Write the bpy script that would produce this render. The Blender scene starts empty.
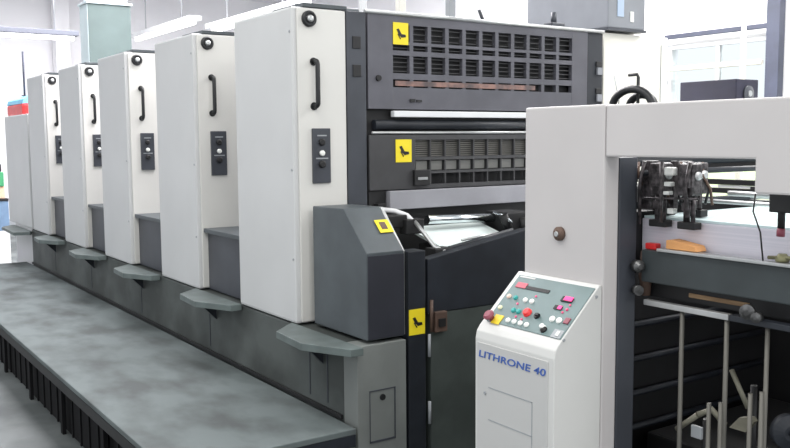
import bpy, bmesh, math, random
from mathutils import Vector, Matrix
S = bpy.context.scene
C = S.collection
PI = math.pi

# ------------------------------------------------------------------ camera
YAW, PITCH, ROLL, FPX = .595544, .0965473, -.0073844, 884.5
fw = Vector((-math.cos(YAW)*math.cos(PITCH), math.sin(YAW)*math.cos(PITCH), -math.sin(PITCH)))
rt0 = Vector((math.sin(YAW), math.cos(YAW), 0)); up0 = rt0.cross(fw)
rt = rt0*math.cos(ROLL)+up0*math.sin(ROLL); up = up0*math.cos(ROLL)-rt0*math.sin(ROLL)
cam_d = bpy.data.cameras.new('camera'); cam_d.sensor_width = 36; cam_d.lens = 36*FPX/790
cam_d.clip_start = .05; cam_d.clip_end = 100
cam = bpy.data.objects.new('camera', cam_d); C.objects.link(cam)
m = Matrix((rt, up, -fw)).transposed().to_4x4(); m.translation = Vector((0, 0, 1.5)); cam.matrix_world = m
S.camera = cam
S.view_settings.view_transform = 'Standard'; S.view_settings.look = 'None'
S.view_settings.gamma = 1; S.view_settings.exposure = 0.10; S.view_settings.use_curve_mapping = False

# ------------------------------------------------------------------ world and lights
W = bpy.data.worlds.new('world'); S.world = W; W.use_nodes = True
bg = W.node_tree.nodes['Background']; bg.inputs[0].default_value = (.93, .96, 1, 1); bg.inputs[1].default_value = 1.0
def area(name, loc, size, energy, col, rot=(0, 0, 0)):
    l = bpy.data.lights.new(name, 'AREA'); l.shape = 'RECTANGLE'; l.size, l.size_y = size; l.energy = energy; l.color = col
    o = bpy.data.objects.new(name, l); C.objects.link(o); o.location = loc; o.rotation_euler = rot; return o
area('ceiling_lamps_near', (-2.6, .3, 4.1), (5, 1.2), 90, (1, .985, .94))
area('ceiling_lamps_far', (-9, 3.2, 4.1), (9, 3.0), 1000, (1, .97, 1))
area('ceiling_lamps_drive_side', (-5, 6.2, 4.1), (8, 1.6), 700, (1, .99, .97))

area('feeder_end_fill', (1.6, 1.6, 3.6), (1.4, 3.0), 75, (1, .985, .95), (0, math.radians(38), 0))  # added fill, brightens the faces turned to the feeder end

# ------------------------------------------------------------------ materials
def mat(name, col, rough=.5, metal=0.0, var=.0, scale=6.0, col2=None, bump=0.0, spec=.5, detail=6, lo=.4, hi=.65, stretch=(1, 1, 1)):
    M = bpy.data.materials.new(name); M.use_nodes = True; n = M.node_tree.nodes; L = M.node_tree.links
    b = n['Principled BSDF']; b.inputs['Roughness'].default_value = rough; b.inputs['Metallic'].default_value = metal
    b.inputs['Specular IOR Level'].default_value = spec
    tc = n.new('ShaderNodeTexCoord'); mp = n.new('ShaderNodeMapping'); mp.inputs['Scale'].default_value = stretch
    L.new(tc.outputs['Object'], mp.inputs[0])
    nz = n.new('ShaderNodeTexNoise'); nz.inputs['Scale'].default_value = scale; nz.inputs['Detail'].default_value = detail
    L.new(mp.outputs[0], nz.inputs['Vector'])
    r = n.new('ShaderNodeValToRGB'); r.color_ramp.elements[0].position = lo; r.color_ramp.elements[1].position = hi
    c2 = col2 if col2 else tuple(max(0, x*(1-var)) for x in col)
    r.color_ramp.elements[0].color = (*c2, 1); r.color_ramp.elements[1].color = (*col, 1)
    L.new(nz.outputs['Fac'], r.inputs[0]); L.new(r.outputs[0], b.inputs['Base Color'])
    if bump:
        bp = n.new('ShaderNodeBump'); bp.inputs['Strength'].default_value = bump; bp.inputs['Distance'].default_value = .01
        L.new(nz.outputs['Fac'], bp.inputs['Height']); L.new(bp.outputs[0], b.inputs['Normal'])
    return M
def emis(name, col, s):
    M = mat(name, col); b = M.node_tree.nodes['Principled BSDF']
    b.inputs['Emission Color'].default_value = (*col, 1); b.inputs['Emission Strength'].default_value = s
    return M
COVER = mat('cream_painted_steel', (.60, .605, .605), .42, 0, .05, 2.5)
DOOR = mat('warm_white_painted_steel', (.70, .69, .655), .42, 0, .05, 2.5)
FEED = mat('feeder_offwhite_paint', (.57, .545, .54), .45, 0, .05, 3)
CONS = mat('console_offwhite_paint', (.66, .66, .64), .42, 0, .05, 3)
CFRONT = mat('console_front_grey', (.55, .55, .54), .45, 0, .05, 3)
STEEL = mat('slate_grey_painted_steel', (.060, .066, .080), .42, 0, .25, 4)
SLATE = mat('bluegrey_painted_steel', (.085, .10, .11), .45, 0, .25, 5)
DARK = mat('dark_machine_steel', (.018, .022, .030), .5, 0, .3, 8)
BLACK = mat('black_grimy_metal', (.012, .012, .013), .55, 0, .3, 9)
PLINTH = mat('grey_plinth_steel', (.085, .096, .092), .6, 0, 0, 3.5, (.042, .048, .045), .15)
PLATE = mat('walkway_plate_steel', (.125, .150, .150), .75, .0, 0, 3.0, (.062, .072, .072), .12, .5, 10, .34, .60, (1, 1.6, 1))
PANELG = mat('greygreen_panel_steel', (.070, .085, .078), .55, 0, .3, 5)
HATCH = mat('light_grey_hatch_steel', (.21, .225, .215), .55, 0, .15, 5)
STEP = mat('worn_step_steel', (.13, .16, .155), .5, 0, .25, 9)
CHROME = mat('bright_roller_metal', (.75, .80, .82), .18, 1.0, .1, 8)
ALU = mat('brushed_aluminium', (.55, .56, .56), .38, .7, .15, 12)
RAILW = mat('white_rail_enamel', (.80, .81, .82), .4, 0, .05, 6)
YEL = mat('yellow_label_vinyl', (.90, .72, .02), .5, 0, .03, 9)
RED = mat('red_plastic', (.75, .03, .03), .4, 0, .1, 9)
PINK = mat('magenta_plastic', (.85, .08, .22), .4, 0, .05, 9)
MAROON = mat('dull_red_mushroom_plastic', (.30, .07, .10), .45, 0, .15, 9)
TEAL = mat('teal_plastic', (.02, .33, .30), .4, 0, .05, 9)
WHITEP = mat('white_button_plastic', (.85, .86, .82), .4, 0, .03, 9)
PANELC = mat('console_panel_greygreen', (.15, .22, .22), .45, 0, .1, 14)
BLUEINK = mat('blue_lettering_paint', (.06, .13, .42), .5, 0, .05, 9)
UNDERSHADE = mat('underdeck_shade_black', (.006, .006, .007), .8, 0, .2, 9, spec=.2)  # near-black colour carries the shade under the walkway deck
GREASY = mat('greasy_grey_metal', (.16, .16, .16), .35, .6, .6, 40)
PAPER = mat('stacked_white_paper', (.80, .77, .84), .8, 0, 0, 2.5, (.74, .72, .79), .0, .2, 8, .4, .6, (.5, .5, 90))
PAPERTOP = mat('top_sheet_paper', (.70, .84, .84), .7, 0, .03, 4)
WOOD = mat('pale_pallet_wood', (.42, .28, .16), .7, 0, 0, 5, (.25, .16, .09), .1, .3, 6, .4, .65, (2, 14, 14))
ORANGE = mat('orange_tan_wood_block', (.78, .38, .14), .6, 0, .15, 8)
FLOOR = mat('grey_workshop_floor', (.15, .165, .165), .7, 0, 0, 2.2, (.07, .08, .08), .1, .5, 9)
WALL = mat('white_painted_wall', (.93, .92, .94), .7, 0, .04, 1.2)
CEIL = mat('white_ceiling', (.85, .84, .87), .8, 0, .04, 1.2)
DUCT = mat('green_grey_duct_sheet', (.12, .165, .16), .6, 0, .18, 3)
DUCTP = mat('pale_duct_sheet', (.55, .64, .66), .5, 0, .05, 3)
CREAM = mat('cream_cabinet_paint', (.86, .84, .76), .5, 0, .04, 3)
BOXG = mat('grey_control_box_paint', (.36, .38, .40), .45, 0, .12, 5)
NAVY = mat('navy_grey_box_paint', (.014, .014, .036), .7, 0, .2, 6)
FRAMEB = mat('blue_grey_steel_section', (.045, .052, .085), .5, 0, .2, 6)
OLIVE = mat('oily_dark_guard_steel', (.055, .055, .058), .5, 0, .2, 8)
CBOLT = mat('dull_light_metal', (.30, .31, .34), .5, 0, .2, 9)
GUARD = mat('grey_guard_paint', (.115, .115, .135), .42, 0, .2, 5)
RUBBER = mat('black_rubber_hose', (.012, .013, .015), .45, 0, .1, 9)
CYAN = mat('light_blue_plastic', (.20, .58, .82), .5, 0, .08, 9)
GREENP = mat('green_plastic', (.05, .30, .13), .5, 0, .1, 9)
BLUEC = mat('faded_blue_plastic', (.18, .28, .42), .6, 0, .15, 9)
PEACH = mat('peach_cardboard', (.85, .55, .38), .7, 0, .1, 9)
BROWN = mat('rusty_brown_metal', (.16, .10, .075), .6, .2, .4, 14)
LILAC = mat('lilac_wrap', (.45, .38, .58), .6, 0, .1, 9)
TUBE = emis('fluorescent_tube_glow', (1, .99, .98), 5.0)
LED = emis('lit_console_lamp', (.95, .05, .25), .6)
GLASS = bpy.data.materials.new('window_glass'); GLASS.use_nodes = True
_n = GLASS.node_tree.nodes; _b = _n['Principled BSDF']; _b.inputs['Base Color'].default_value = (.95, 1, 1, 1)
_b.inputs['Transmission Weight'].default_value = 1; _b.inputs['Roughness'].default_value = .02; _b.inputs['IOR'].default_value = 1.02

# ------------------------------------------------------------------ helpers
def B(): return bmesh.new()
def box(bm, x0, x1, y0, y1, z0, z1, bev=0.0, rot=None):
    t = bmesh.new(); bmesh.ops.create_cube(t, size=1)
    bmesh.ops.scale(t, vec=(abs(x1-x0), abs(y1-y0), abs(z1-z0)), verts=t.verts)
    if bev: bmesh.ops.bevel(t, geom=t.edges[:], offset=bev, segments=2, affect='EDGES', profile=.6)
    if rot: bmesh.ops.rotate(t, cent=(0, 0, 0), matrix=rot, verts=t.verts)
    bmesh.ops.translate(t, vec=((x0+x1)/2, (y0+y1)/2, (z0+z1)/2), verts=t.verts)
    merge(bm, t); return bm
def merge(bm, t):
    vm = {}
    for v in t.verts: vm[v] = bm.verts.new(v.co)
    for f in t.faces:
        try:
            nf = bm.faces.new([vm[v] for v in f.verts]); nf.smooth = f.smooth
        except ValueError: pass
    t.free()
def prism(bm, pts, axis, a, b, bev=0.0):
    """extrude the polygon pts (the two other axes, in order) along axis from a to b"""
    t = bmesh.new()
    def P(p, q):
        if axis == 'x': return (q, p[0], p[1])
        if axis == 'y': return (p[0], q, p[1])
        return (p[0], p[1], q)
    va = [t.verts.new(P(p, a)) for p in pts]; vb = [t.verts.new(P(p, b)) for p in pts]
    t.faces.new(va); t.faces.new(vb[::-1]); n = len(pts)
    for i in range(n): t.faces.new((va[i], vb[i], vb[(i+1) % n], va[(i+1) % n]))
    bmesh.ops.recalc_face_normals(t, faces=t.faces)
    if bev: bmesh.ops.bevel(t, geom=t.edges[:], offset=bev, segments=2, affect='EDGES', profile=.6)
    merge(bm, t); return bm
def tube(bm, pts, r, seg=10, cap=True, smooth=True):
    pts = [Vector(p) for p in pts]; rings = []; up_ = None
    rr = r if isinstance(r, (list, tuple)) else [r]*len(pts)
    for i, p in enumerate(pts):
        d = (pts[min(i+1, len(pts)-1)]-pts[max(i-1, 0)]).normalized()
        if up_ is None: up_ = d.orthogonal().normalized()
        up_ = (up_-d*up_.dot(d)).normalized(); s = d.cross(up_)
        rings.append([bm.verts.new(p+(up_*math.cos(a)+s*math.sin(a))*rr[i]) for a in [2*PI*k/seg for k in range(seg)]])
    for i in range(len(rings)-1):
        for k in range(seg):
            f = bm.faces.new((rings[i][k], rings[i][(k+1) % seg], rings[i+1][(k+1) % seg], rings[i+1][k])); f.smooth = smooth
    if cap: bm.faces.new(rings[0][::-1]); bm.faces.new(rings[-1])
    return bm
def arc(c, r, a0, a1, n, ax=(1, 0, 0), ay=(0, 0, 1)):
    ax = Vector(ax); ay = Vector(ay); c = Vector(c)
    return [c+ax*r*math.cos(a0+(a1-a0)*i/n)+ay*r*math.sin(a0+(a1-a0)*i/n) for i in range(n+1)]
def lathe(bm, prof, loc, axis, seg=20):
    """prof = (radius, height) list turned about axis at loc"""
    a = Vector(axis).normalized(); u = a.orthogonal().normalized(); v = a.cross(u); loc = Vector(loc); rings = []
    for r, h in prof:
        rings.append([bm.verts.new(loc+a*h+(u*math.cos(2*PI*k/seg)+v*math.sin(2*PI*k/seg))*max(r, .0003)) for k in range(seg)])
    for i in range(len(rings)-1):
        for k in range(seg):
            f = bm.faces.new((rings[i][k], rings[i][(k+1) % seg], rings[i+1][(k+1) % seg], rings[i+1][k])); f.smooth = abs(prof[i][0]-prof[i+1][0]) < .8*abs(prof[i][1]-prof[i+1][1])
    bm.faces.new(rings[0][::-1]); bm.faces.new(rings[-1]); return bm
def obj(name, bm, m, parent=None):
    if isinstance(bm, bmesh.types.BMesh):
        bmesh.ops.recalc_face_normals(bm, faces=bm.faces)
        me = bpy.data.meshes.new(name); bm.to_mesh(me); bm.free()
    else: me = bm
    me.materials.clear()
    for q in (m if isinstance(m, (list, tuple)) else [m]): me.materials.append(q)
    o = bpy.data.objects.new(name, me); C.objects.link(o)
    if parent:
        o.parent = parent
        w = parent.location.copy(); p = parent.parent
        while p: w += p.location; p = p.parent
        me.transform(Matrix.Translation(-w))
    return o
def each(name, bms, m, parent):
    return [obj(name, q, m, parent) for q in bms]
def tag(o, label, cat, group=None):
    o['label'] = label; o['category'] = cat
    if group: o['group'] = group
    return o
def thing(name, label, cat, loc=(0, 0, 0), group=None):
    o = bpy.data.objects.new(name, None); C.objects.link(o); o.location = loc; o.empty_display_size = .1
    return tag(o, label, cat, group)
def solo(name, bm, m, label, cat, loc, group=None):
    o = obj(name, bm, m); o.data.transform(Matrix.Translation(-Vector(loc))); o.location = loc
    return tag(o, label, cat, group)
def struct(name, bm, m, parent=None):
    o = obj(name, bm, m, parent)
    if not parent: o['kind'] = 'structure'
    return o
def lab(o, s): o['label'] = s; return o
def copy_tree(o, parent=None):
    c = o.copy(); C.objects.link(c)
    if parent: c.parent = parent
    for ch in list(o.children): copy_tree(ch, c)
    return c
def text_mesh(txt, size, extrude=.0015, shear=0.0, spacing=1.0, bold=0.0):
    cu = bpy.data.curves.new('lettering', 'FONT'); cu.body = txt; cu.size = size; cu.extrude = extrude
    cu.shear = shear; cu.space_character = spacing; cu.offset = bold
    t = bpy.data.objects.new('lettering', cu); C.objects.link(t)
    dg = bpy.context.evaluated_depsgraph_get(); me = bpy.data.meshes.new_from_object(t.evaluated_get(dg))
    bpy.data.objects.remove(t); return me

# ------------------------------------------------------------------ the setting
struct('floor', box(B(), -17, 2.5, -4, 8.8, -.1, 0), FLOOR)
struct('ceiling', box(B(), -17, -1, -1, 8.8, 4.3, 4.4), CEIL)
b = B(); box(b, -17, -16.8, -4, 8.8, 0, 4.3); struct('wall_back', b, WALL)
# drive side wall with three window openings
wins = [(-13.2, -10.6), (-9.9, -7.3), (-6.95, -5.60), (-5.3, -3.6)]
b = B(); xs = [-17]+[v for w in wins for v in w]+[1.5]
for i in range(0, len(xs), 2): box(b, xs[i], xs[i+1], 8.6, 8.8, 0, 4.3)
for x0, x1 in wins: box(b, x0, x1, 8.6, 8.8, 0, 1.15); box(b, x0, x1, 8.6, 8.8, 2.56, 4.3)
struct('wall_right', b, WALL)
for i, (x0, x1) in enumerate(wins):
    b = B(); g = .05
    box(b, x0, x1, 8.62, 8.70, 1.15, 1.15+g); box(b, x0, x1, 8.62, 8.70, 2.56-g, 2.56)
    box(b, x0, x0+g, 8.62, 8.70, 1.15+g, 2.56-g); box(b, x1-g, x1, 8.62, 8.70, 1.15+g, 2.56-g)
    xm = (x0+x1)/2; box(b, xm-.02, xm+.02, 8.63, 8.69, 1.15+g, 2.56-g)
    w = struct('window_%d' % (i+1), b, RAILW)
    b = B(); box(b, x0+g, xm-.02, 8.655, 8.665, 1.15+g, 2.56-g); box(b, xm+.02, x1-g, 8.655, 8.665, 1.15+g, 2.56-g)
    obj('window_pane', b, GLASS, w)
# wall pilasters and skirting
b = B(); box(b, -16.8, -16.72, -4, 8.6, 0, .12); struct('baseboard_back', b, BOXG)

# ------------------------------------------------------------------ printing press: plinth and walkway
X5 = -3.56; PITCH_U = 1.18
t = thing('press_plinth', 'long dirty grey steel plinth under the whole row of printing units', 'machine base', (-6.5, 2.9, 0))
obj('plinth_body', box(B(), -9.06, -3.16, 1.875, 3.86, 0, .645, .006), PLINTH, t)
each('seam_strip', [box(B(), x-.003, x+.003, 1.872, 1.876, .35, .62) for x in (-3.30, -3.46, -4.62, -5.8, -7.0, -8.15)], STEEL, t)
obj('kick_rail', box(B(), -9.06, -3.17, 1.862, 1.874, .312, .328), BLACK, t)
t = thing('walkway_platform', 'long low grey steel walkway platform beside the press', 'platform', (-6, 1.4, 0))
obj('deck_plate', box(B(), -9.25, -3.03, 1.055, 1.853, .285, .31, .004), PLATE, t)
obj('edge_angle', box(B(), -9.25, -3.03, 1.055, 1.075, .235, .284), BLACK, t)
obj('end_angle', box(B(), -3.052, -3.03, 1.078, 1.85, .235, .284), DARK, t)
for k in range(9):
    x = -3.15-k*.74
    b = B(); box(b, x-.02, x+.02, 1.058, 1.076, 0, .234)
    obj('support_leg', b, UNDERSHADE, t)
    obj('support_leg', box(B(), x-.025, x+.025, 1.76, 1.81, 0, .284), DARK, t)
b = B(); box(b, -9.25, -3.06, 1.095, 1.11, .0, .234)
for k in range(40): x = -9.2+k*.155; box(b, x, x+.02, 1.088, 1.0955, .0, .234)
obj('side_skirt', b, UNDERSHADE, t)  # skirt colour darkened to stand for the shade below the deck edge

# ------------------------------------------------------------------ printing units
def make_unit(label, last=False):
    t = thing('printing_unit', label, 'printing unit', (X5-.3, 2.6, .65), 'printing units in a row along the walkway')
    x0, x1 = X5-.635, X5
    b = B(); box(b, x0, x1-.012, 1.87, 2.145, .652, 2.09, .012)
    obj('side_cover', b, COVER, t)
    b = B(); box(b, x1-.0115, x1, 1.893, 2.143, .66, 2.083, .003); d = obj('end_door', b, DOOR, t)
    # hinge dots in the seam
    b = B()
    for z in (1.98, 1.36, .95): lathe(b, [(.006, 0), (.006, .004)], (x1-.03, 1.8705, z), (0, -1, 0), 8)
    obj('hinge_pin', b, BOXG, t)
    # D handle
    b = B(); y = 1.972; r = .011
    pts = [(x1, y, 1.848), (x1+.022, y, 1.850)]+[Vector((x1+.022, y, 1.832))+Vector((math.sin(a)*.018, 0, math.cos(a)*.018)) for a in (.4, .8, 1.2, 1.57)]
    pts += [(x1+.040, y, 1.75)]+[Vector((x1+.022, y, 1.665))+Vector((math.cos(a)*.018, 0, -math.sin(a)*.018)) for a in (0, .4, .8, 1.2)]+[(x1+.022, y, 1.647), (x1, y, 1.648)]
    tube(b, pts, r, 10); lathe(b, [(.018, 0), (.018, .006)], (x1, y, 1.848), (1, 0, 0), 14); lathe(b, [(.018, 0), (.018, .006)], (x1, y, 1.648), (1, 0, 0), 14)
    obj('door_handle', b, RUBBER, d)
    # round lock knob
    b = B(); lathe(b, [(.036, 0), (.036, .012), (.031, .017), (.026, .017), (.024, .010), (.010, .010)], (x1, 1.951, 2.037), (1, 0, 0), 24)
    k = obj('round_lock', b, RUBBER, d)
    b = B(); lathe(b, [(.016, 0), (.015, .012), (.009, .016)], (x1+.010, 1.951, 2.037), (1, 0, 0), 16); obj('lock_button', b, ALU, k)
    # switch plate
    b = B(); box(b, x1, x1+.012, 1.957, 2.050, 1.298, 1.548, .003); s = obj('switch_panel', b, STEEL, t)
    for z, mm, rr in ((1.485, BLACK, .016), (1.435, WHITEP, .013), (1.385, BLACK, .017)):
        b = B(); lathe(b, [(rr, 0), (rr, .010), (rr*.7, .014)], (x1+.012, 2.002, z), (1, 0, 0), 14); obj('push_button', b, mm, s)
    b = B(); box(b, x1+.012, x1+.014, 1.972, 2.035, 1.408, 1.414); box(b, x1+.012, x1+.014, 1.980, 2.028, 1.512, 1.518); obj('switch_legend', b, BOXG, s)
    # top cap
    b = B(); box(b, x1-.32, x1-.01, 1.93, 2.16, 2.091, 2.110, .003); obj('top_cap', b, SLATE, t)
    # body of the unit
    b = B(); box(b, x0+.005, x1-.05, 2.147, 3.85, .66, 2.07, .01); obj('machine_body', b, STEEL, t)
    # foot step
    sx = 0
    b = B(); prism(b, [(-3.617, 1.868), (-3.155, 1.868), (-2.99, 1.868), (-2.995, 1.81), (-3.216, 1.702), (-3.486, 1.722)] if last else
                   [(-3.60, 1.868), (-3.13, 1.868), (-3.07, 1.84), (-3.216, 1.702), (-3.47, 1.722)], 'z', .622, .654, .003)
    st = obj('foot_step', b, STEP, t)
    b = B(); prism(b, [(1.868, .621), (1.868, .52), (1.77, .621)], 'x', -3.345, -3.325); obj('step_bracket', b, DARK, st)
    return t
unit_labels = ['nearest and largest looking cream printing unit, beside the slatted dark guard',
               'second cream printing unit counted from the slatted guard end',
               'third cream printing unit, the middle one of the row of five',
               'fourth cream printing unit from the slatted guard, second from the far end',
               'farthest and smallest looking cream printing unit at the end of the row']
unit0 = make_unit(unit_labels[0], True)
units = [unit0]
OFF = [0, 1.182, 2.405, 3.56, 4.76]
for k in range(1, 5):
    u = copy_tree(unit0); u.location.x -= OFF[k]; u['label'] = unit_labels[k]; units.append(u)
# dark step covers standing in the gaps, parts of the farther unit
for k in range(1, 5):
    x = X5-OFF[k]; xr = X5-OFF[k-1]-.637; u = units[k]
    b = B(); box(b, x+.002, xr, 1.925, 3.80, .652, .975, .004); g = obj('gap_cover', b, STEEL, u)
    b = B(); box(b, x+.002, xr, 1.90, 2.143, .976, 1.0, .003); obj('cover_lid', b, SLATE, g)

# ---- the guard side of the nearest unit (all parts of it)
U = unit0; XG = X5
b = B(); box(b, XG-.05, XG+.004, 2.147, 2.252, .66, 2.088, .004); p = obj('side_post', b, STEEL, U)
b = B()
for z in (1.945, 1.815): box(b, XG+.004, XG+.009, 2.178, 2.222, z-.028, z+.028, .002)
obj('cover_plate', b, BLACK, p)
# upper guard: plate with window grid
Y0, YA, YB, Y1 = 2.262, 2.404, 3.600, 3.722
rows = [(2.042, 1.962), (1.947, 1.920), (1.897, 1.812), (1.783, 1.745)]
n = 11; pitch = (YB-YA)/n
b = B(); box(b, XG-.02, XG+.006, Y0, YA, 1.64, 2.088, .002); box(b, XG-.02, XG+.006, YB, Y1, 1.64, 2.088, .002)
zs = [2.088]+[v for r_ in rows for v in r_]+[1.64]
for i in range(0, len(zs), 2): box(b, XG-.0195, XG+.0055, YA, YB, zs[i+1], zs[i])
for zt, zb in rows:
    for i in range(1, n): box(b, XG-.018, XG+.005, YA+i*pitch-.011, YA+i*pitch+.011, zb, zt)
G = obj('upper_guard', b, GUARD, U)
b = B(); box(b, XG-.045, XG-.035, Y0, Y1, 1.62, 2.07); obj('guard_backing', b, BLACK, G)
b = B()
for zt, zb in rows[:3]:
    k = max(1, int((zt-zb)/.02))
    for j in range(k):
        z = zb+(j+.5)*(zt-zb)/k; box(b, XG-.017, XG-.007, YA, YB, z-.0018, z+.0018)
obj('guard_slat', b, OLIVE, G)
b = B(); box(b, XG+.006, XG+.0075, YA+.01, YA+.77*(YB-YA), 1.752, 1.776); obj('ink_stained_slat', b, mat('ink_stained_steel', (.30, .17, .14), .5, 0, 0, 14, (.10, .075, .075)), G)
b = B(); tube(b, [(XG+.006, 2.245+.0, 2.092), (XG+.006, 3.85, 2.092)], .010, 8); obj('top_edge_trim', b, ALU, G)
b = B(); box(b, XG-.05, XG+.0, 3.727, 3.850, 1.16, 2.086, .004); q = obj('side_post', b, DARK, U)
for z in (1.895, 1.745): b = B(); box(b, XG, XG+.006, 3.795, 3.84, z, z+.03, .002); obj('bolt_plate', b, BLACK, q); b = B(); box(b, XG, XG+.012, 3.80, 3.84, z-.045, z-.004, .002); obj('bolt_plate', b, CBOLT, q)
b = B(); lathe(b, [(.015, 0), (.014, .010)], (XG+.006, 2.318, 1.785), (1, 0, 0), 14); obj('guard_latch', b, BLACK, G)
b = B(); box(b, XG+.006, XG+.012, 2.50, 2.53, 1.675, 1.69); box(b, XG+.006, XG+.012, 2.54, 2.57, 1.676, 1.686); obj('guard_catch', b, BLACK, G)
def warn(parent, x, ya, yb, za, zb, name='warning_label'):
    b = B(); box(b, x, x+.003, ya, yb, za, zb); l = obj(name, b, YEL, parent); lab(l, 'yellow warning label with a black hand pictogram')
    yc, zc = (ya+yb)/2, (za+zb)/2; s = (yb-ya)/.09
    b = B()
    prism(b, [(yc-.026*s, zc+.020*s), (yc-.012*s, zc+.024*s), (yc+.004*s, zc-.002*s), (yc+.028*s, zc-.004*s), (yc+.03*s, zc-.016*s), (yc+.004*s, zc-.020*s), (yc-.012*s, zc-.006*s)], 'x', x+.003, x+.0042)
    tube(b, [(x+.0038, yc-.018*s, zc-.002*s), (x+.0038, yc-.002*s, zc-.026*s)], .003*s, 6)
    obj('hand_pictogram', b, BLACK, l)
warn(G, XG+.006, 2.404, 2.492, 1.948, 2.052)
# white rail and roller band
b = B(); box(b, XG-.01, XG+.022, 2.398, 3.72, 1.602, 1.632, .004); obj('white_rail', b, RAILW, U)
b = B(); box(b, XG-.06, XG-.03, 2.262, 3.72, 1.50, 1.64); obj('recess_back', b, BLACK, U)
b = B(); tube(b, [(XG-.01, 2.30, 1.565), (XG-.01, 3.72, 1.565)], .024, 14); obj('inking_roller', b, DARK, U)
b = B(); tube(b, [(XG+.005, 2.28, 1.527), (XG+.005, 3.72, 1.527)], .007, 8); obj('guard_hinge_rod', b, ALU, U)
# lower guard
b = B(); LZ = [(1.492, 1.408), (1.392, 1.338), (1.325, 1.272)]; za = 1.514
yy0, yy1 = 2.53, 3.64; nn = 12; pp = (yy1-yy0)/nn
box(b, XG-.02, XG+.010, 2.262, yy0, 1.252, 1.516, .002); box(b, XG-.02, XG+.010, yy1, 3.72, 1.252, 1.516, .002)
zs = [1.516]+[v for r_ in LZ for v in r_]+[1.252]
for i in range(0, len(zs), 2): box(b, XG-.0195, XG+.0095, yy0, yy1, zs[i+1], zs[i])
for zt, zb in LZ:
    for i in range(1, nn): box(b, XG-.018, XG+.009, yy0+i*pp-.004, yy0+i*pp+.004, zb, zt)
LG = obj('lower_guard', b, OLIVE, U)
b = B()
for j in range(8): z = 1.413+j*.0105; box(b, XG-.017, XG-.009, yy0, yy1, z-.0032, z+.0032)
obj('guard_slat', b, mat('olive_slat_steel', (.15, .145, .13), .5, 0, .15, 9), LG)
each('guard_tab', [box(B(), XG-.016, XG-.004, yy0+i*pp+.012, yy0+(i+1)*pp-.012, 1.342, 1.388) for i in range(nn)], mat('grey_tab_steel', (.17, .17, .16), .5, 0, .1, 9), LG)
b = B(); box(b, XG-.045, XG-.035, 2.27, 3.72, 1.25, 1.51); obj('guard_backing', b, BLACK, LG)
warn(LG, XG+.010, 2.412, 2.505, 1.384, 1.494)
b = B(); box(b, XG+.010, XG+.03, 2.512, 2.605, 1.268, 1.345, .003); k = obj('latch_box', b, BLACK, LG)
b = B(); box(b, XG+.03, XG+.033, 2.53, 2.588, 1.296, 1.309); obj('latch_lever', b, ALU, k)
b = B(); box(b, XG-.02, XG+.03, 2.365, 3.72, 1.156, 1.247, .004); obj('grey_crossbar', b, mat('mid_grey_crossbar_paint', (.34, .34, .37), .4, 0, .12, 5), U)
b = B(); box(b, XG-.05, XG+.0, 2.262, 2.36, 1.12, 1.25, .003); box(b, XG, XG+.04, 2.29, 2.335, 1.13, 1.19, .003); obj('bearing_block', b, BLACK, U)
# below the crossbar: feed board gap
b = B(); box(b, XG-.05, XG-.03, 2.147, 3.80, .66, 1.15); obj('inner_plate', b, BLACK, U)

# ------------------------------------------------------------------ infeed section between the press and the feeder
t = thing('infeed_section', 'dark steel infeed section with sloped cover between the press and the feeder', 'machine section', (-3.3, 2.6, 0))
IN = t; XF = -3.06
b = B(); prism(b, [(-3.512, .66), (-3.512, 1.198), (-3.245, 1.202), (XF, 1.028), (XF, .66)], 'y', 1.93, 2.118, .005)
sc = obj('sloped_cover', b, SLATE, t)
b = B(); prism(b, [(-3.512, .66), (-3.512, 1.196), (-3.245, 1.20), (XF-.02, 1.022), (XF-.02, .66)], 'y', 2.121, 2.135); obj('cover_seam', b, ALU, sc)
b = B(); box(b, XF, XF+.003, 1.935, 2.116, .665, 1.015); obj('cover_front', b, mat('dark_navy_cover_paint', (.035, .037, .048), .45, 0, .2, 5), sc)
# sloped yellow label on the cover
b = B(); sl = math.atan2(.174, .185)
q = box(B(), -.036, .036, -.034, .034, 0, .003); bmesh.ops.rotate(q, cent=(0, 0, 0), matrix=Matrix.Rotation(sl, 3, 'Y'), verts=q.verts)
bmesh.ops.translate(q, vec=(-3.158, 2.082, 1.124), verts=q.verts); l = lab(obj('warning_label', q, YEL, sc), 'yellow warning label on the sloped cover')
q = box(B(), -.022, .018, -.018, .012, .003, .0045); bmesh.ops.rotate(q, cent=(0, 0, 0), matrix=Matrix.Rotation(sl, 3, 'Y'), verts=q.verts)
bmesh.ops.translate(q, vec=(-3.158, 2.082, 1.124), verts=q.verts); obj('pictogram', q, BROWN, l)
b = B(); box(b, -3.158, XF+.012, 1.872, 2.118, .0, .645, .004); hp = obj('base_panel', b, HATCH, t)
b = B()
y0, y1, z0, z1 = 1.93, 2.06, .225, .45
for a in ((y0, y1, z0, z0+.008), (y0, y1, z1-.004, z1), (y0, y0+.003, z0, z1), (y1-.005, y1, z0, z1)): box(b, XF+.012, XF+.015, *a)
obj('hatch_seam', b, STEEL, hp)
b = B(); lathe(b, [(.014, 0), (.013, .006)], (XF+.012, 1.995, .415), (1, 0, 0), 14); obj('hatch_lock', b, BLACK, hp)
b = B(); box(b, -3.14, XF+.004, 2.137, 2.228, .02, 1.02, .004); po = obj('dark_post', b, DARK, t)
warn(po, XF+.004, 2.139, 2.222, .657, .768)
b = B(); prism(b, [(2.243, .74), (2.243, .978), (2.81, 1.070), (3.3, 1.10), (3.3, .74)], 'x', -3.12, XF, .004); sh = obj('slanted_shroud', b, DARK, t)
b = B(); box(b, -3.13, XF-.004, 2.262, 3.3, .03, .738, .004); lp = obj('lower_panel', b, PANELG, t)
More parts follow.
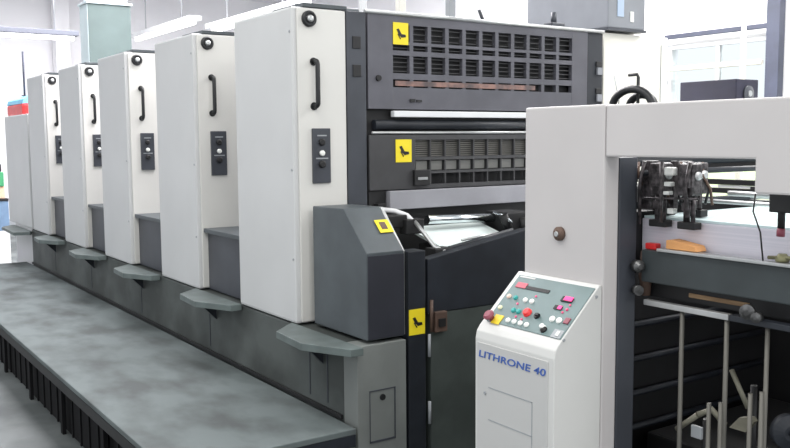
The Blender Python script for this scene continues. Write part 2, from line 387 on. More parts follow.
b = B(); box(b, XF-.004, XF+.02, 2.27, 2.335, .655, .745, .004); tube(b, [(XF+.01, 2.255, .66), (XF+.01, 2.255, .80)], .008, 8); h = obj('rusty_latch', b, BROWN, lp)
b = B(); box(b, XF+.02, XF+.028, 2.285, 2.32, .68, .715); obj('latch_slot', b, BLACK, h)
b = B()
for z in (.60, .30): tube(b, [(XF+.006, 2.246, z-.05), (XF+.006, 2.246, z+.05)], .007, 8)
obj('hinge', b, BOXG, lp)
# feed board and rollers
b = B(); tube(b, [(-3.40, 2.49, 1.112), (-3.40, 2.90, 1.098)], .022, 18); obj('bright_roller', b, CHROME, t)
b = B(); tube(b, [(-3.40, 3.10, 1.098), (-3.40, 3.75, 1.098)], .020, 18); obj('bright_roller', b, CHROME, t)
b = B(); prism(b, [(-3.47, 1.075), (-3.47, 1.063), (-3.20, .995), (-3.20, 1.007)], 'y', 2.42, 2.87); fb = obj('feed_board', b, mat('pale_green_feed_plate', (.80, .88, .86), .3, .0, .05, 4), t)
b = B(); prism(b, [(-3.47, 1.045), (-3.47, 1.033), (-3.20, 1.045), (-3.20, 1.057)], 'y', 3.05, 3.75); obj('feed_board', b, mat('pale_feed_plate', (.78, .82, .90), .3, .0, .05, 4), t)
b = B(); box(b, -3.46, -3.3, 2.90, 3.06, 1.0, 1.13, .008); tube(b, [(-3.30, 2.88, 1.12), (-3.30, 2.92, 1.05)], .022, 12); tube(b, [(-3.30, 3.02, 1.10), (-3.30, 3.02, 1.02)], .03, 12); obj('drive_block', b, BLACK, t)
b = B(); tube(b, [(-3.36, 2.87, 1.13), (-3.30, 2.89, 1.115), (-3.27, 2.91, 1.08)], .008, 8); obj('bright_link', b, CHROME, t)
b = B(); tube(b, [(-3.42, 2.24, 1.172), (-3.38, 2.29, 1.165), (-3.34, 2.33, 1.145), (-3.31, 2.35, 1.11)], .012, 10); obj('pale_elbow_pipe', b, RAILW, t)
b = B(); tube(b, [(-3.31, 2.35, 1.12), (-3.25, 2.36, 1.07), (-3.18, 2.37, 1.01), (-3.12, 2.38, .995)], .010, 8); obj('chrome_arm', b, ALU, t)
b = B(); box(b, -3.42, -3.33, 2.22, 2.34, 1.09, 1.15, .006); box(b, -3.36, -3.30, 2.30, 2.40, 1.06, 1.13, .006); obj('arm_bracket', b, BLACK, t)
obj('arm_bracket', box(B(), -3.20, -3.12, 2.33, 2.43, .965, 1.01, .005), BLACK, t)
b = B(); tube(b, [(-3.14, 2.42, 1.003), (-3.14, 2.80, 1.062)], .012, 8); obj('dark_tie_rod', b, DARK, t)
b = B(); tube(b, [(-3.15, 2.50, 1.035), (-3.15, 2.72, 1.055)], .006, 8); obj('bright_tie_rod', b, ALU, t)
each('board_support', [box(B(), -3.40, -3.30, 2.44, 2.50, .66, 1.00), box(B(), -3.40, -3.30, 3.2, 3.26, .66, 1.03), box(B(), -3.45, -3.2, 2.88, 2.94, .66, 1.0)], BLACK, t)
# control switch on the wide side
# ------------------------------------------------------------------ delivery end, far left
t = thing('delivery_unit', 'low cream delivery cabinet at the far end of the press', 'machine cabinet', (-9.6, 2.6, .65))
obj('side_cover', box(B(), -10.1, -9.03, 1.87, 2.9, .652, 1.76, .012), COVER, t)
obj('lower_cover', box(B(), -9.85, -9.065, 1.88, 2.9, 0, .65, .01), COVER, t)
obj('gap_cover', box(B(), -9.025, -8.965, 1.925, 2.9, .652, 1.16, .004), STEEL, t)
b = B(); prism(b, [(-9.9, 1.868), (-9.03, 1.868), (-8.97, 1.84), (-9.02, 1.70), (-9.7, 1.72)], 'z', .60, .63, .003); obj('foot_step', b, STEP, t)

# ------------------------------------------------------------------ feeder
t = thing('sheet_feeder', 'off-white gantry shaped sheet feeder with dark caged pile bay', 'sheet feeder', (-1.6, 2.5, 0))
FD = t; YF = 1.87
b = B(); box(b, -2.041, -1.716, YF, 1.93, .03, 1.59, .006); col = obj('gantry_column', b, FEED, t)
b = B(); prism(b, [(-1.713, 1.445), (-1.713, 1.588), (-.85, 1.588), (-.85, 1.364), (-1.249, 1.364), (-1.249, 1.445)], 'y', YF, 1.93, .005); obj('gantry_beam', b, FEED, t)
b = B(); lathe(b, [(.021, 0), (.021, .010), (.012, .016)], (-1.885, YF, 1.215), (0, -1, 0), 18); k = obj('round_bolt', b, BROWN, col)
b = B(); lathe(b, [(.009, 0), (.007, .004)], (-1.885, YF-.016, 1.215), (0, -1, 0), 12); obj('bolt_centre', b, ALU, k)
b = B(); box(b, -2.0, -1.716, 1.932, 2.008, .02, 1.442, .004); obj('inner_side_frame', b, STEEL, t)
# pile support beam and rails
b = B(); prism(b, [(2.0, 1.085), (2.0, 1.178), (2.045, 1.178), (2.045, 1.085)], 'x', -1.69, -.85, .004); bm_ = obj('front_crossbeam', b, mat('dark_green_grey_beam_paint', (.045, .056, .060), .45, 0, .3, 6), t)
b = B(); box(b, -1.63, -.85, 1.99, 2.02, 1.1785, 1.187, .002); obj('bright_edge_strip', b, ALU, bm_)
b = B(); box(b, -1.68, -1.40, 2.0, 2.02, 1.018, 1.034, .002); obj('pale_rail', b, ALU, t)
b = B(); box(b, -1.398, -.85, 2.0, 2.03, 1.018, 1.034, .002); obj('dark_rail', b, DARK, t)
b = B(); lathe(b, [(.02, 0), (.02, .012), (.008, .016)], (-1.34, 1.998, 1.052), (.3, -1, 0), 14); obj('chain_sprocket', b, GREASY, t)
b = B(); lathe(b, [(.013, 0), (.013, .02), (.005, .022)], (-1.305, 1.99, 1.045), (.2, -1, 0), 14); obj('chain_sprocket', b, GREASY, t)
b = B(); box(b, -1.70, -.85, 2.05, 2.09, 1.035, 1.083, .004); obj('dark_rail', b, BLACK, t)
b = B(); box(b, -1.56, -1.37, 2.046, 2.0495, 1.052, 1.064, .001); obj('wood_strip', b, WOOD, t)
for x, r in ((-1.552, .0065), (-1.410, .0065), (-1.292, .006), (-1.10, .0065)):
    b = B(); tube(b, [(x, 2.01, .02), (x, 2.01, 1.017)], r, 10); obj('guard_pipe', b, mat('dull_grey_pipe', (.13, .125, .11), .5, .3, .2, 9) if x < -1.55 else bpy.data.materials['dull_grey_pipe'], t)
for x, z in ((-1.440, .79), (-1.404, .80), (-1.318, .845), (-1.286, .857)):
    b = B(); tube(b, [(x, 1.985, .02), (x, 1.985, z)], .006, 10); obj('short_pipe', b, bpy.data.materials['dull_grey_pipe'], t)
# far side of the feeder bay
b = B(); box(b, -2.75, -.85, 3.16, 3.22, .02, 1.18, .004); obj('drive_side_frame', b, BLACK, t)  # far frame closed in black so the bay interior stays dark
b = B(); box(b, -2.75, -.85, 3.16, 3.20, 1.365, 1.42, .004); box(b, -2.75, -.85, 3.16, 3.20, 1.18, 1.245, .004); box(b, -2.46, -2.40, 3.16, 3.2, 1.2, 1.40); box(b, -1.2, -1.0, 3.16, 3.2, 1.2, 1.40); obj('drive_side_rail', b, BLACK, t)
b = B(); box(b, -2.30, -.85, 3.10, 3.13, 1.304, 1.325, .002); box(b, -2.30, -.85, 3.10, 3.13, 1.270, 1.29, .002); obj('dark_twin_bar', b, BLACK, t)
b = B(); box(b, -2.24, -2.07, 3.105, 3.125, 1.292, 1.302); obj('bright_strip', b, RAILW, t)
b = B(); box(b, -2.05, -2.02, 2.01, 3.16, .02, 1.10, .003); obj('bay_dark_backing', b, BLACK, t)  # black backing added to keep the bay interior dark
b = B()
for z in (.86, .74, .62, .50): tube(b, [(-2.005, 2.05, z), (-2.005, 3.10, z)], .012, 8)
obj('lift_bar', b, DARK, t)
b = B(); box(b, -2.018, -2.0, 2.12, 2.22, .86, .93, .004); sp = obj('junction_box', b, BROWN, t)
b = B(); tube(b, [(-1.70, 2.03, 1.17), (-1.70, 2.03, 1.10), (-1.695, 2.03, 1.04)], [.014, .02, .012], 10); obj('chain_guide', b, BROWN, t)
b = B(); lathe(b, [(.018, 0), (.018, .02), (.008, .03)], (-1.70, 1.99, 1.13), (1, -.4, 0), 14); obj('adjusting_knob', b, GREASY, t)
b = B(); lathe(b, [(.015, 0), (.015, .02)], (-1.70, 1.99, 1.06), (1, -.4, 0), 14); obj('adjusting_knob', b, GREASY, t)
# side lay block left of the pile
b = B(); box(b, -1.80, -1.735, 2.02, 2.12, 1.10, 1.28, .004); obj('side_lay', b, BLACK, t)
b = B(); box(b, -1.688, -1.65, 2.012, 2.035, 1.1785, 1.196, .003); obj('red_clamp', b, RED, bm_)

# suction head
sh_ = thing('suction_head', 'dark cluttered suction head with sucker arms above the paper pile', 'suction head', (-1.72, 2.25, 1.27))
random.seed(4)
b = B(); tube(b, [(-1.80, 2.03, 1.425), (-1.80, 3.15, 1.425)], .014, 10); tube(b, [(-1.72, 2.03, 1.395), (-1.72, 3.15, 1.395)], .009, 10); tube(b, [(-1.75, 2.03, 1.30), (-1.75, 3.15, 1.30)], .010, 10); obj('cross_rod', b, DARK, sh_)
GM = mat('grimy_cast_metal', (.13, .115, .12), .45, .4, .8, 60)
def sucker(x, y, tall=.115):
    b = B(); box(b, x-.024, x+.024, y-.022, y+.022, 1.40-tall*.55, 1.40+.025, .005); box(b, x-.012, x+.02, y-.03, y-.02, 1.36, 1.40, .002)
    blk = obj('valve_block', b, GM, sh_)
    b = B(); zf = 1.245 if y < 2.05 else 1.272; tube(b, [(x-.008, y, 1.345), (x-.008, y, zf+.01)], .009, 10); tube(b, [(x+.014, y, 1.35), (x+.016, y-.004, zf+.01)], .006, 8); box(b, x-.018, x+.012, y-.012, y+.012, 1.295, 1.318, .003); obj('sucker_stem', b, GM, blk)
    b = B(); box(b, x-.028, x+.030, y-.016, y+.016, zf, zf+.02, .003); obj('sucker_foot', b, BLACK, blk)
    b = B(); lathe(b, [(.012, 0), (.012, .006), (.006, .009)], (x+.024, y, 1.392), (1, -.3, 0), 12); obj('valve_cap', b, ALU, blk)
for x, y in ((-1.650, 2.029), (-1.552, 2.029), (-1.695, 2.10), (-1.60, 2.12), (-1.74, 2.24)): sucker(x, y)
for k in range(11):
    x = -1.74+.017*k; y = 2.04+.03*((k*7) % 5)
    b = B(); pts = [(x, y, 1.425), (x+.015, y-.02, 1.39), (x+.03*math.sin(k), y+.02, 1.35), (x+.02, y+.03*math.cos(k*2), 1.305)]
    tube(b, pts, .0042, 6); obj('air_hose', b, BROWN if k % 3 == 0 else (RUBBER if k % 3 == 1 else ALU), sh_)
b = B(); box(b, -1.74, -1.705, 2.05, 2.09, 1.29, 1.43, .004); box(b, -1.66, -1.645, 2.08, 2.10, 1.29, 1.43, .002); obj('upright_bracket', b, GM, sh_)
each('dark_cover_plate', [box(B(), -1.715, -1.665, 2.06, 2.07, 1.335, 1.385, .003), box(B(), -1.60, -1.56, 2.06, 2.07, 1.30, 1.34, .003)], BLACK, sh_)
each('bright_fitting', [box(B(), -1.618, -1.586, 2.0, 2.02, 1.392, 1.415, .004), box(B(), -1.617, -1.595, 2.0, 2.02, 1.362, 1.374, .002), box(B(), -1.619, -1.60, 2.0, 2.02, 1.338, 1.348, .002), box(B(), -1.612, -1.592, 2.01, 2.03, 1.285, 1.30, .002)], WHITEP, sh_)
b = B(); tube(b, [(-1.70, 2.0, 1.325), (-1.50, 2.0, 1.332)], .003, 6); tube(b, [(-1.685, 2.0, 1.43), (-1.70, 2.0, 1.38), (-1.70, 2.0, 1.25)], .005, 6); tube(b, [(-1.625, 2.0, 1.43), (-1.625, 2.0, 1.26)], .006, 6); tube(b, [(-1.53, 2.0, 1.43), (-1.545, 2.0, 1.36), (-1.535, 2.0, 1.28)], .006, 6); obj('front_linkage', b, GM, sh_)
b = B(); tube(b, [(-1.62, 2.30, 1.33), (-.88, 2.30, 1.33)], .008, 10); tube(b, [(-1.64, 2.20, 1.312), (-.88, 2.20, 1.312)], .006, 8); tube(b, [(-1.68, 2.5, 1.31), (-.88, 2.5, 1.31)], .007, 8); obj('slide_rod', b, ALU, sh_)
b = B(); box(b, -1.66, -.88, 2.55, 2.57, 1.316, 1.326, .003); obj('dark_slide_bar', b, BLACK, sh_)
b = B()
for k in range(12):
    x = -1.56+k*.05; box(b, x, x+.022+.01*(k % 3), 2.315, 2.345, 1.335, 1.352+.006*((k*5) % 3), .002)
obj('slide_clip', b, BLACK, sh_)
# hanging stop at the right
b = B(); box(b, -1.262, -1.15, 1.95, 2.01, 1.315, 1.362, .004); tube(b, [(-1.246, 1.98, 1.34), (-1.246, 1.98, 1.275)], .009, 10); hs = obj('hanging_stop', b, BLACK, FD)
b = B(); tube(b, [(-1.246, 1.98, 1.275), (-1.247, 1.98, 1.255)], .010, 10); obj('red_tip', b, MAROON, hs)
b = B(); tube(b, [(-1.325, 1.99, 1.355), (-1.330, 1.99, 1.31), (-1.305, 1.985, 1.26), (-1.300, 1.99, 1.20), (-1.305, 2.0, 1.188)], .0022, 6); obj('thin_cable', b, BLACK, FD)

# paper stack
b = B(); box(b, -1.733, -1.00, 2.052, 3.08, 1.10, 1.262, .002); ps = solo('paper_stack', b, PAPER, 'tall stack of white sheets in the feeder bay under the suction head', 'paper stack', (-1.36, 2.56, 1.10))
b = B(); box(b, -1.73, -1.003, 2.056, 3.077, 1.2625, 1.2695, .001); obj('top_sheet', b, PAPERTOP, ps)
p = thing('wooden_pallet', 'wooden pallet board carrying the white paper stack in the feeder', 'pallet', (-1.36, 2.56, 1.04))
b = B(); box(b, -1.725, -1.0, 2.10, 3.08, 1.078, 1.098, .002); obj('top_board', b, WOOD, p)
for y in (2.12, 2.55, 2.98):
    obj('bearer', box(B(), -1.72, -1.0, y, y+.07, 1.035, 1.077, .003), WOOD, p)
b = B(); prism(b, [(-1.605, 1.188), (-1.605, 1.212), (-1.592, 1.214), (-1.51, 1.203), (-1.502, 1.188)], 'y', 2.0, 2.043, .002)
solo('wooden_wedge', b, ORANGE, 'orange tan wedge block lying on the feeder crossbeam before the paper', 'wedge', (-1.55, 2.02, 1.188))
b = B(); lathe(b, [(.016, 0), (.018, .008), (.010, .02)], (-1.262, 2.015, 1.188), (0, 0, 1), 12); tube(b, [(-1.30, 2.015, 1.195), (-1.24, 2.01, 1.2), (-1.2, 2.02, 1.195)], .005, 6)
solo('wing_screw', b, mat('tarnished_brass', (.26, .25, .14), .45, .5, .3, 12), 'tarnished wing screw lying on the feeder crossbeam under the thin cable', 'screw', (-1.262, 2.015, 1.188))
# lift gear in the dark bay
lg = thing('pile_lift', 'dark pile lift gear with pale levers low in the caged bay', 'lift gear', (-1.5, 2.5, 0))
obj('base_block', box(B(), -1.95, -1.0, 2.35, 3.05, .0, .5, .01), BLACK, lg)
LV = mat('pale_worn_lever', (.23, .22, .17), .5, .2, .3, 12)
b = B(); tube(b, [(-1.455, 2.10, .86), (-1.40, 2.10, .765)], .007, 8); obj('lever', b, LV, lg)
b = B(); tube(b, [(-1.60, 2.06, .66), (-1.53, 2.06, .72)], .008, 8); tube(b, [(-1.53, 2.06, .72), (-1.50, 2.08, .74), (-1.47, 2.1, .70)], .009, 8); obj('lever', b, LV, lg)
b = B(); prism(b, [(-1.45, .70), (-1.42, .735), (-1.385, .745), (-1.375, .735), (-1.40, .70)], 'y', 2.09, 2.11); obj('lever', b, LV, lg)
b = B(); box(b, -1.545, -1.51, 2.05, 2.06, .655, .69, .002); obj('white_tag', b, BOXG, lg)
b = B(); lathe(b, [(.045, 0), (.045, .02), (.02, .03)], (-1.29, 2.10, .735), (1, -.5, 0), 20); lathe(b, [(.008, .03), (.008, .045)], (-1.29, 2.10, .735), (1, -.5, 0), 10); obj('chain_wheel', b, DARK, lg)
b = B(); tube(b, [(-1.45, 2.2, .5), (-1.45, 2.2, .80)], .01, 8); tube(b, [(-1.29, 2.13, .5), (-1.29, 2.13, .74)], .012, 8); tube(b, [(-1.55, 2.12, .45), (-1.53, 2.10, .7)], .01, 8); box(b, -1.7, -1.2, 2.05, 2.4, .42, .50); obj('lift_post', b, BLACK, lg)

# ------------------------------------------------------------------ control console
XC0, XC1 = -2.055, -1.717
t = thing('control_console', 'off-white control console with sloped button panel on the feeder column', 'control console', (-1.88, 1.78, 0))
prof = [(1.868, .03), (1.868, 1.083), (1.858, 1.083), (1.702, .934), (1.690, .918), (1.685, .895), (1.685, .03)]
b = B(); prism(b, prof, 'x', XC0, XC1, .003); cb = obj('cabinet', b, CONS, t)
b = B(); box(b, XC0+.012, XC1-.022, 1.6825, 1.6855, .06, .885, .001); fp = obj('front_panel', b, CFRONT, cb)
b = B()
for a in ((-1.99, -1.80, .754, .757), (-1.802, -1.799, .62, .757), (-1.99, -1.80, .655, .658)): box(b, a[0], a[1], 1.6815, 1.6826, a[2], a[3])
obj('panel_seam', b, BOXG, fp)
b = B(); lathe(b, [(.005, 0), (.005, .003)], (-2.005, 1.6825, .735), (0, -1, 0), 10); obj('panel_screw', b, BOXG, fp)
b = B()
for y, z in ((1.858-.012, 1.052), (1.72, .945)): lathe(b, [(.005, 0), (.004, .003)], (XC1, y, z), (1, 0, 0), 10)
obj('side_screw', b, BOXG, cb)
me = text_mesh('LITHRONE 40', .029, .0008, .12, 1.02, .0003)
xs_ = [v.co.x for v in me.vertices]; wtx = max(xs_)-min(xs_)
me.transform(Matrix.Diagonal((.288/wtx, 1, 1, 1))); me.transform(Matrix.Rotation(PI/2, 4, 'X')); me.transform(Matrix.Translation((-2.037, 1.6815, .842)))
l = obj('lettering', me, BLUEINK, fp); lab(l, 'blue LITHRONE 40 lettering')
# sloped panel frame: origin at the lower front edge, u along X, v up the slope
P0 = Vector((0, 1.708, .9397)); PV = Vector((0, .146, .1395)); LV_ = PV.length; PV.normalize(); PN = Vector((0, -PV.z, PV.y))
RP = Matrix(((1, 0, 0), (0, PV.y, PN.y), (0, PV.z, PN.z)))
PX0, PX1 = XC0+.020, XC1-.005; PW = PX1-PX0
def on_panel(bm, u, v, h=0):
    """move a bmesh built about the origin (x right, y up the panel, z out) onto the panel at fraction u, v"""
    bmesh.ops.transform(bm, matrix=Matrix.Translation(Vector((PX0+u*PW, 0, 0))+P0+PV*(v*LV_)+PN*h) @ RP.to_4x4(), verts=bm.verts); return bm
b = box(B(), -PW/2, PW/2, -LV_*.46, LV_*.46, 0, .003, .001); pnl = obj('button_panel', on_panel(b, .5, .5), PANELC, t)
def button(u, v, r, h, m_, name='push_button', label=None):
    b = B(); lathe(b, [(r*1.15, 0), (r*1.15, .002), (r, .002), (r, h), (r*.75, h+.0015)], (0, 0, 0), (0, 0, 1), 14)
    o = obj(name, on_panel(b, u, v, .003), m_, pnl)
    if label: lab(o, label)
    return o
for i in range(4): button(.27+.085*i, .13, .0072, .005, WHITEP, label='white push button')
button(.07, .535, .007, .005, mat('peach_button_plastic', (.8, .6, .5), .4), label='peach push button')
button(.165, .535, .007, .005, TEAL, label='teal push button')
for u in (.305, .395): button(u, .53, .0072, .005, WHITEP, label='white push button')
button(.06, .31, .007, .005, mat('pale_yellow_button_plastic', (.75, .75, .5), .4), label='pale yellow push button')
for u in (.25, .32): button(u, .315, .0078, .005, TEAL, label='teal push button')
button(.44, .325, .0125, .010, RED, label='large red stop button')
b = B(); lathe(b, [(.010, 0), (.009, .006)], (0, 0, 0), (0, 0, 1), 14); box(b, -.002, .012, -.003, .003, .004, .012); obj('selector_switch', on_panel(b, .575, .31, .003), BLACK, pnl)
b = B(); lathe(b, [(.011, 0), (.010, .005), (.005, .008)], (0, 0, 0), (0, 0, 1), 14); obj('speed_knob', on_panel(b, .755, .12, .003), BLACK, pnl)
button(.735, .15, .0075, .012, WHITEP, label='white knob cap')
for u in (.77, .855): button(u, .32, .0085, .005, WHITEP, label='white push button')
b = box(B(), -.009, .009, -.010, .010, 0, .004, .001); lab(obj('push_button', on_panel(b, .945, .34, .003), MAROON, pnl), 'square dull red button')
b = box(B(), -.022, .020, -.009, .009, 0, .004, .001); obj('digit_display', on_panel(b, .79, .68, .003), BLACK, pnl)
b = box(B(), -.014, .018, -.007, .007, .004, .0052); lab(obj('red_digits', on_panel(b, .80, .69, .003), LED, pnl), 'lit magenta digits')
b = box(B(), -.017, .012, -.007, .007, 0, .004, .001); obj('digit_display', on_panel(b, .755, .52, .003), BLACK, pnl)
b = box(B(), -.004, .010, -.006, .006, .004, .0052); lab(obj('red_digits', on_panel(b, .765, .52, .003), LED, pnl), 'lit magenta digits')
button(.86, .52, .004, .003, PINK, 'indicator_lamp')
for u, v in ((.24, .44), (.40, .63), (.33, .22), (.42, .20), (.83, .46), (.86, .60)): button(u, v, .0030, .002, PINK, 'indicator_lamp')
b = box(B(), -.062, .050, -.006, .006, 0, .002); obj('name_strip', on_panel(b, .36, .75, .003), BLACK, pnl)
b = box(B(), -.022, .022, -.010, .010, 0, .003, .001); lab(obj('red_name_badge', on_panel(b, .13, .77, .003), mat('dull_rose_badge', (.55, .10, .14), .45), pnl), 'dull rose badge')
b = box(B(), -.034, .034, -.003, .003, 0, .001); obj('white_caption', on_panel(b, .13, .93, .003), CFRONT, pnl)
b = box(B(), -.018, .018, -.014, .014, 0, .001); obj('grey_key_plate', on_panel(b, .93, .11, .003), BOXG, pnl)
b = box(B(), -.005, .005, -.008, .008, .001, .004); obj('key_switch', on_panel(b, .94, .11, .003), WHITEP, pnl)
b = box(B(), -.016, .020, -.017, .017, 0, .002, .001); ey = obj('stop_button_plate', on_panel(b, .125, .10, .0035), mat('yellow_stop_plate', (.80, .58, .03), .5, 0, .05, 9), pnl)
b = B(); lathe(b, [(.010, 0), (.010, .010), (.016, .013), (.018, .020), (.012, .026)], (0, 0, 0), (0, 0, 1), 18); lab(obj('emergency_stop', on_panel(b, .055, .09, .004), MAROON, ey), 'dull purple red mushroom stop button')

# ------------------------------------------------------------------ behind the feeder and above the guard
t = thing('hose_bundle', 'two thick black hoses arching up behind the feeder beam', 'hoses', (-2.3, 2.6, 1.3))
for dx, r, dy, hh in ((0, .095, 0, .066), (.040, .060, .05, .046)):
    b = B(); pts = [(-2.352+dx, 2.6+dy, 1.30), (-2.352+dx, 2.6+dy, 1.60)]+[tuple(Vector((-2.352+dx+r, 2.6+dy, 1.61))+Vector((-math.cos(a)*r, 0, math.sin(a)*hh))) for a in [PI*k/12 for k in range(1, 12)]]+[(-2.352+dx+2*r+.01, 2.6+dy, 1.58), (-2.352+dx+2*r+.02, 2.6+dy, 1.30)]
    obj('air_hose', tube(b, pts, .0145, 12), RUBBER, t)
obj('hose_manifold', box(B(), -2.40, -2.10, 2.54, 2.70, 1.22, 1.32, .01), BLACK, t)
b = B(); tube(b, [(-2.245, 2.62, 1.33), (-2.245, 2.62, 1.72), (-2.25, 2.62, 1.73), (-2.29, 2.62, 1.73)], .006, 8); obj('bent_pipe', b, BLACK, t)
b = B(); tube(b, [(-2.315, 2.6, 1.33), (-2.32, 2.6, 1.64), (-2.345, 2.6, 1.73)], .002, 6); obj('thin_rod', b, BOXG, t)
obj('manifold_post', box(B(), -2.28, -2.22, 2.6, 2.66, 0, 1.22), BLACK, t)

t = thing('cream_cabinet', 'tall plain cream electrical cabinet behind the feeder hoses', 'cabinet', (-4.2, 4.2, 0))
obj('cabinet_body', box(B(), -4.9, -3.6, 3.90, 4.463, .05, 2.098, .006), CREAM, t)
obj('cabinet_plinth', box(B(), -4.88, -3.62, 3.91, 4.45, 0, .05), BOXG, t)
b = B(); box(b, -3.6, -3.597, 4.40, 4.403, .1, 2.05); obj('door_seam', b, BOXG, t)
b = B(); box(b, -3.6, -3.585, 4.0, 4.03, 1.1, 1.25, .004); obj('door_handle', b, BLACK, t)

t = thing('hanging_control_box', 'grey control box high up beyond the right end of the guard', 'control box', (-3.9, 4.05, 2.108))
CBOX = mat('control_box_grey_paint', (.25, .265, .29), .5, 0, .12, 5)
XB = -3.57
obj('box_body', box(B(), -4.245, XB, 3.90, 4.215, 2.125, 2.75, .006), CBOX, t)
obj('base_flange', box(B(), -4.24, XB+.006, 3.895, 4.222, 2.108, 2.124), STEEL, t)
b = B(); box(b, XB, XB+.003, 3.975, 4.03, 2.19, 2.29, .001); obj('blue_screen', b, mat('pale_blue_screen', (.42, .52, .66), .3), t)
b = B(); box(b, XB, XB+.003, 4.085, 4.115, 2.165, 2.225, .001); obj('white_plate', b, WHITEP, t)

# small things lying on top of the guard
t = thing('guard_top_fitting', 'small dark clamps on the top edge of the upper guard', 'clamps', (-3.66, 3.4, 2.072))
b = B(); box(b, -3.70, -3.63, 3.52, 3.62, 2.072, 2.135, .006); lathe(b, [(.018, 0), (.014, .06)], (-3.67, 3.57, 2.135), (0, 0, 1), 10); box(b, -3.69, -3.64, 3.34, 3.50, 2.072, 2.115, .006); obj('clamp', b, STEEL, t)
b = B(); tube(b, [(-3.67, 3.08, 2.075), (-3.67, 3.03, 2.17)], .009, 8); obj('lever', b, STEEL, t)

# tall machine parts above the first unit
def riser(label, x, y, w, ztop, m_, z0=2.071):
    b = B(); box(b, x-w/2, x+w/2, y-w/2, y+w/2, z0, ztop, .004); box(b, x-w*.8, x+w*.8, y-w*.8, y+w*.8, z0, z0+.012)
    solo('hoist_post', b, m_, label, 'post', (x, y, z0), 'posts on top of the nearest unit')
riser('pale square post just right of the narrow dark side post', -3.75, 2.36, .030, 2.75, RAILW)
riser('cream square post standing behind the yellow label on the guard', -3.80, 2.62, .040, 2.75, CREAM)
riser('grey square post farthest right on top of the guard', -3.85, 2.98, .040, 2.75, BOXG)
b = B(); tube(b, [(-4.15, 2.2, 2.165), (-4.12, 3.6, 2.165)], .035, 14)
for y in (2.3, 2.9, 3.5): box(b, -4.16, -4.10, y-.02, y+.02, 2.071, 2.14)
solo('overhead_pipe', b, SLATE, 'dark grey pipe lying across the top of the nearest printing unit', 'pipe', (-4.13, 2.9, 2.071))

# ------------------------------------------------------------------ green grey duct rising behind the middle units
t = thing('air_duct', 'grey-green rectangular air duct rising from behind the middle printing units', 'duct', (-8.4, 2.45, 2.07))
obj('duct_body', box(B(), -8.46, -8.2, 2.258, 2.642, 2.071, 2.722, .004), DUCT, t)
obj('duct_side_sheet', box(B(), -8.455, -8.205, 2.252, 2.2575, 2.075, 2.718), DUCTP, t)
obj('duct_flange', box(B(), -8.48, -8.185, 2.243, 2.657, 2.723, 2.745, .004), DUCTP, t)
obj('duct_upper', box(B(), -8.45, -8.22, 2.29, 2.62, 2.746, 4.295, .004), DUCTP, t)

# ------------------------------------------------------------------ far background left
def light_row(x0, x1, y0, y1, z, label, along):
    t = thing('ceiling_light', label, 'ceiling light', ((x0+x1)/2, (y0+y1)/2, z), 'fluorescent ceiling lights')
    obj('housing', box(B(), x0, x1, y0, y1, z+.03, z+.10, .01), RAILW if along == 'x' else mat('grey_trough_paint', (.13, .14, .17), .8), t)
    b = B()
    if along == 'x': tube(b, [(x0+.05, (y0+y1)/2, z), (x1-.05, (y0+y1)/2, z)], .03, 10)
    else: tube(b, [((x0+x1)/2, y0+.05, z), ((x0+x1)/2, y1-.05, z)], .03, 10)
    obj('fluorescent_tube', b, TUBE, t)
    b = B()
    for k in (.2, .8):
        xx = x0+(x1-x0)*k if along == 'x' else (x0+x1)/2; yy = y0+(y1-y0)*k if along == 'y' else (y0+y1)/2
        tube(b, [(xx, yy, z+.1), (xx, yy, 4.3)], .008, 6)
    obj('hanging_rod', b, BOXG, t)
light_row(-13.1, -12.9, 1.9, 3.42, 2.93, 'fluorescent light hung crosswise at the far left behind the press', 'y')
light_row(-15.6, -12.8, 5.0, 5.2, 3.25, 'farther lengthwise fluorescent light hung beyond the duct', 'x')
light_row(-12.2, -9.4, 5.0, 5.2, 3.05, 'nearer lengthwise fluorescent light hung over the second printing unit', 'x')
# steel column and shelf at the back
b = B(); box(b, -16.7, -16.45, 3.95, 4.2, 0, 4.3, .01); solo('building_column', b, WALL, 'white building column against the back wall left of the duct', 'column', (-16.6, 4.1, 0))
b = B(); tube(b, [(-9.6, 1.98, 1.952), (-9.6, 1.98, 2.40)], .010, 8); lathe(b, [(.03, 0), (.03, .01)], (-9.6, 1.98, 1.952), (0, 0, 1), 12)
solo('thin_rod', b, FRAMEB, 'thin upright grey rod standing above the light blue bundle at far left', 'rod', (-9.6, 1.98, 1.952))
b = B(); box(b, -10.1, -9.35, 1.90, 2.06, 1.7615, 1.87, .02); solo('red_box', b, RED, 'red rounded box on top of the far delivery cabinet', 'box', (-9.42, 1.98, 1.7615))
b = B(); prism(b, [(1.91, 1.871), (2.055, 1.871), (2.055, 1.915), (1.98, 1.955), (1.92, 1.915)], 'x', -10.15, -9.38, .006); solo('blue_cloth', b, CYAN, 'light blue bundle lying on the red box at far left', 'bundle', (-9.42, 1.98, 1.871))
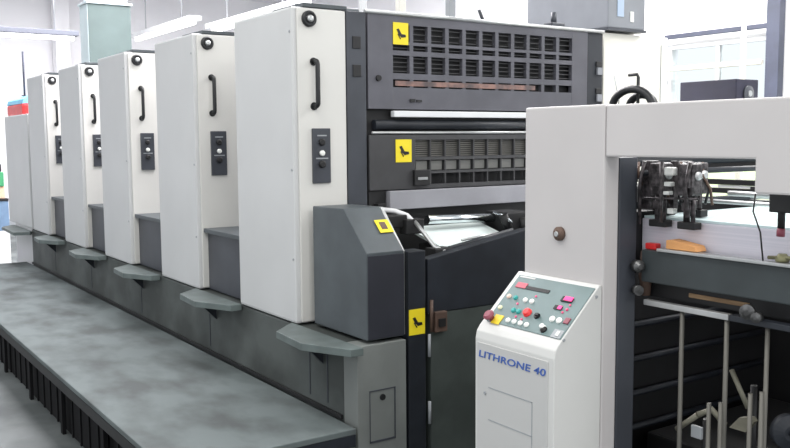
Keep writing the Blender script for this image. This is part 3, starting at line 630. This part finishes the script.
# coloured containers on the floor beyond the walkway
t = thing('stacked_containers', 'narrow stack of black, green, peach and blue containers at the left edge', 'container stack', (-11.5, 1.95, 0))
y0, y1 = 1.75, 2.13
obj('blue_crate', box(B(), -11.8, -11.5, y0, y1, .42, .78, .01), BLUEC, t)
obj('crate_stand', box(B(), -11.8, -11.5, y0, y1, 0, .419, .01), RAILW, t)
obj('dark_tray', box(B(), -11.8, -11.49, y0, y1, .781, .81, .004), BLACK, t)
obj('peach_carton', box(B(), -11.78, -11.52, y0, y1-.03, .811, .955, .008), PEACH, t)
obj('green_bin', box(B(), -11.8, -11.5, y0, y1-.04, .956, 1.13, .01), GREENP, t)
obj('bin_label', box(B(), -11.5, -11.497, y0, y1-.09, .975, 1.115), RAILW, t)
obj('black_lid', box(B(), -11.8, -11.5, y0, y1-.06, 1.131, 1.23, .02), BLACK, t)
t = thing('paper_bale', 'low white bale with lilac and green edges on the floor at far left', 'bale', (-10.8, 1.6, 0))
obj('white_sheets', box(B(), -11.2, -10.6, 1.5, 1.845, .10, .16, .006), RAILW, t)
obj('lilac_layer', box(B(), -11.19, -10.61, 1.51, 1.84, .161, .20, .006), LILAC, t)
obj('green_base', box(B(), -11.2, -10.6, 1.5, 1.84, 0, .099, .006), GREENP, t)

# ------------------------------------------------------------------ drive side background
t = thing('steel_frame', 'blue-grey steel post and crossrail before the bright windows', 'steel frame', (-5.46, 8.5, 0))
obj('post', box(B(), -5.545, -5.395, 8.42, 8.52, 0, 4.29, .005), FRAMEB, t)
obj('crossrail', box(B(), -6.86, -5.546, 8.44, 8.50, 2.615, 2.665, .004), FRAMEB, t)
obj('post', box(B(), -6.95, -6.865, 8.43, 8.51, 0, 2.66, .005), RAILW, t)
b = B(); tube(b, [(-4.55, 6.6, 0), (-4.55, 6.6, 4.3)], .02, 8); solo('thin_conduit', b, CREAM, 'thin pale yellow upright pipe behind the dark box', 'pipe', (-4.55, 6.6, 0))
t = thing('dark_cased_machine', 'dark navy box with a round dial on its right end, behind the beam', 'cased box', (-3.6, 5.0, 1.45))
obj('case', box(B(), -3.845, -3.42, 4.90, 5.13, 1.66, 1.855, .006), NAVY, t)
b = B(); lathe(b, [(.05, 0), (.05, .012), (.03, .016)], (-3.42, 5.02, 1.765), (1, 0, 0), 20); obj('round_dial', b, STEEL, t)
b = B(); lathe(b, [(.02, 0), (.018, .006)], (-3.404, 5.02, 1.765), (1, 0, 0), 14); obj('dial_cap', b, BOXG, t)
t2 = thing('equipment_stand', 'pale stand carrying the dark navy box, mostly hidden by the beam', 'stand', (-3.6, 5.0, 0))
obj('stand_top', box(B(), -4.0, -3.3, 4.8, 5.25, 1.63, 1.659), CREAM, t2)
for x in (-3.97, -3.36):
    for y in (4.83, 5.19): obj('leg', box(B(), x, x+.03, y, y+.03, 0, 1.629), CREAM, t2)
b = B(); tube(b, [(-8.0, 8.45, 2.27), (-5.6, 8.45, 2.27)], .03, 8)
for x in (-7.8, -6.6, -5.75): tube(b, [(x, 8.45, 2.27), (x, 8.61, 2.27)], .02, 6)
solo('wall_pipe', b, CREAM, 'pale horizontal pipe running across the windows on the right', 'pipe', (-6.8, 8.45, 2.27))
t = thing('pale_green_cabinet', 'pale green low cabinet seen through the feeder opening', 'cabinet', (-4.2, 6.2, 0))
obj('cabinet_body', box(B(), -4.55, -3.2, 6.0, 6.5, .05, 1.42, .01), mat('pale_green_paint', (.62, .74, .48), .5, 0, .04, 4), t)
obj('cabinet_plinth', box(B(), -4.53, -3.22, 6.02, 6.48, 0, .05), BOXG, t)
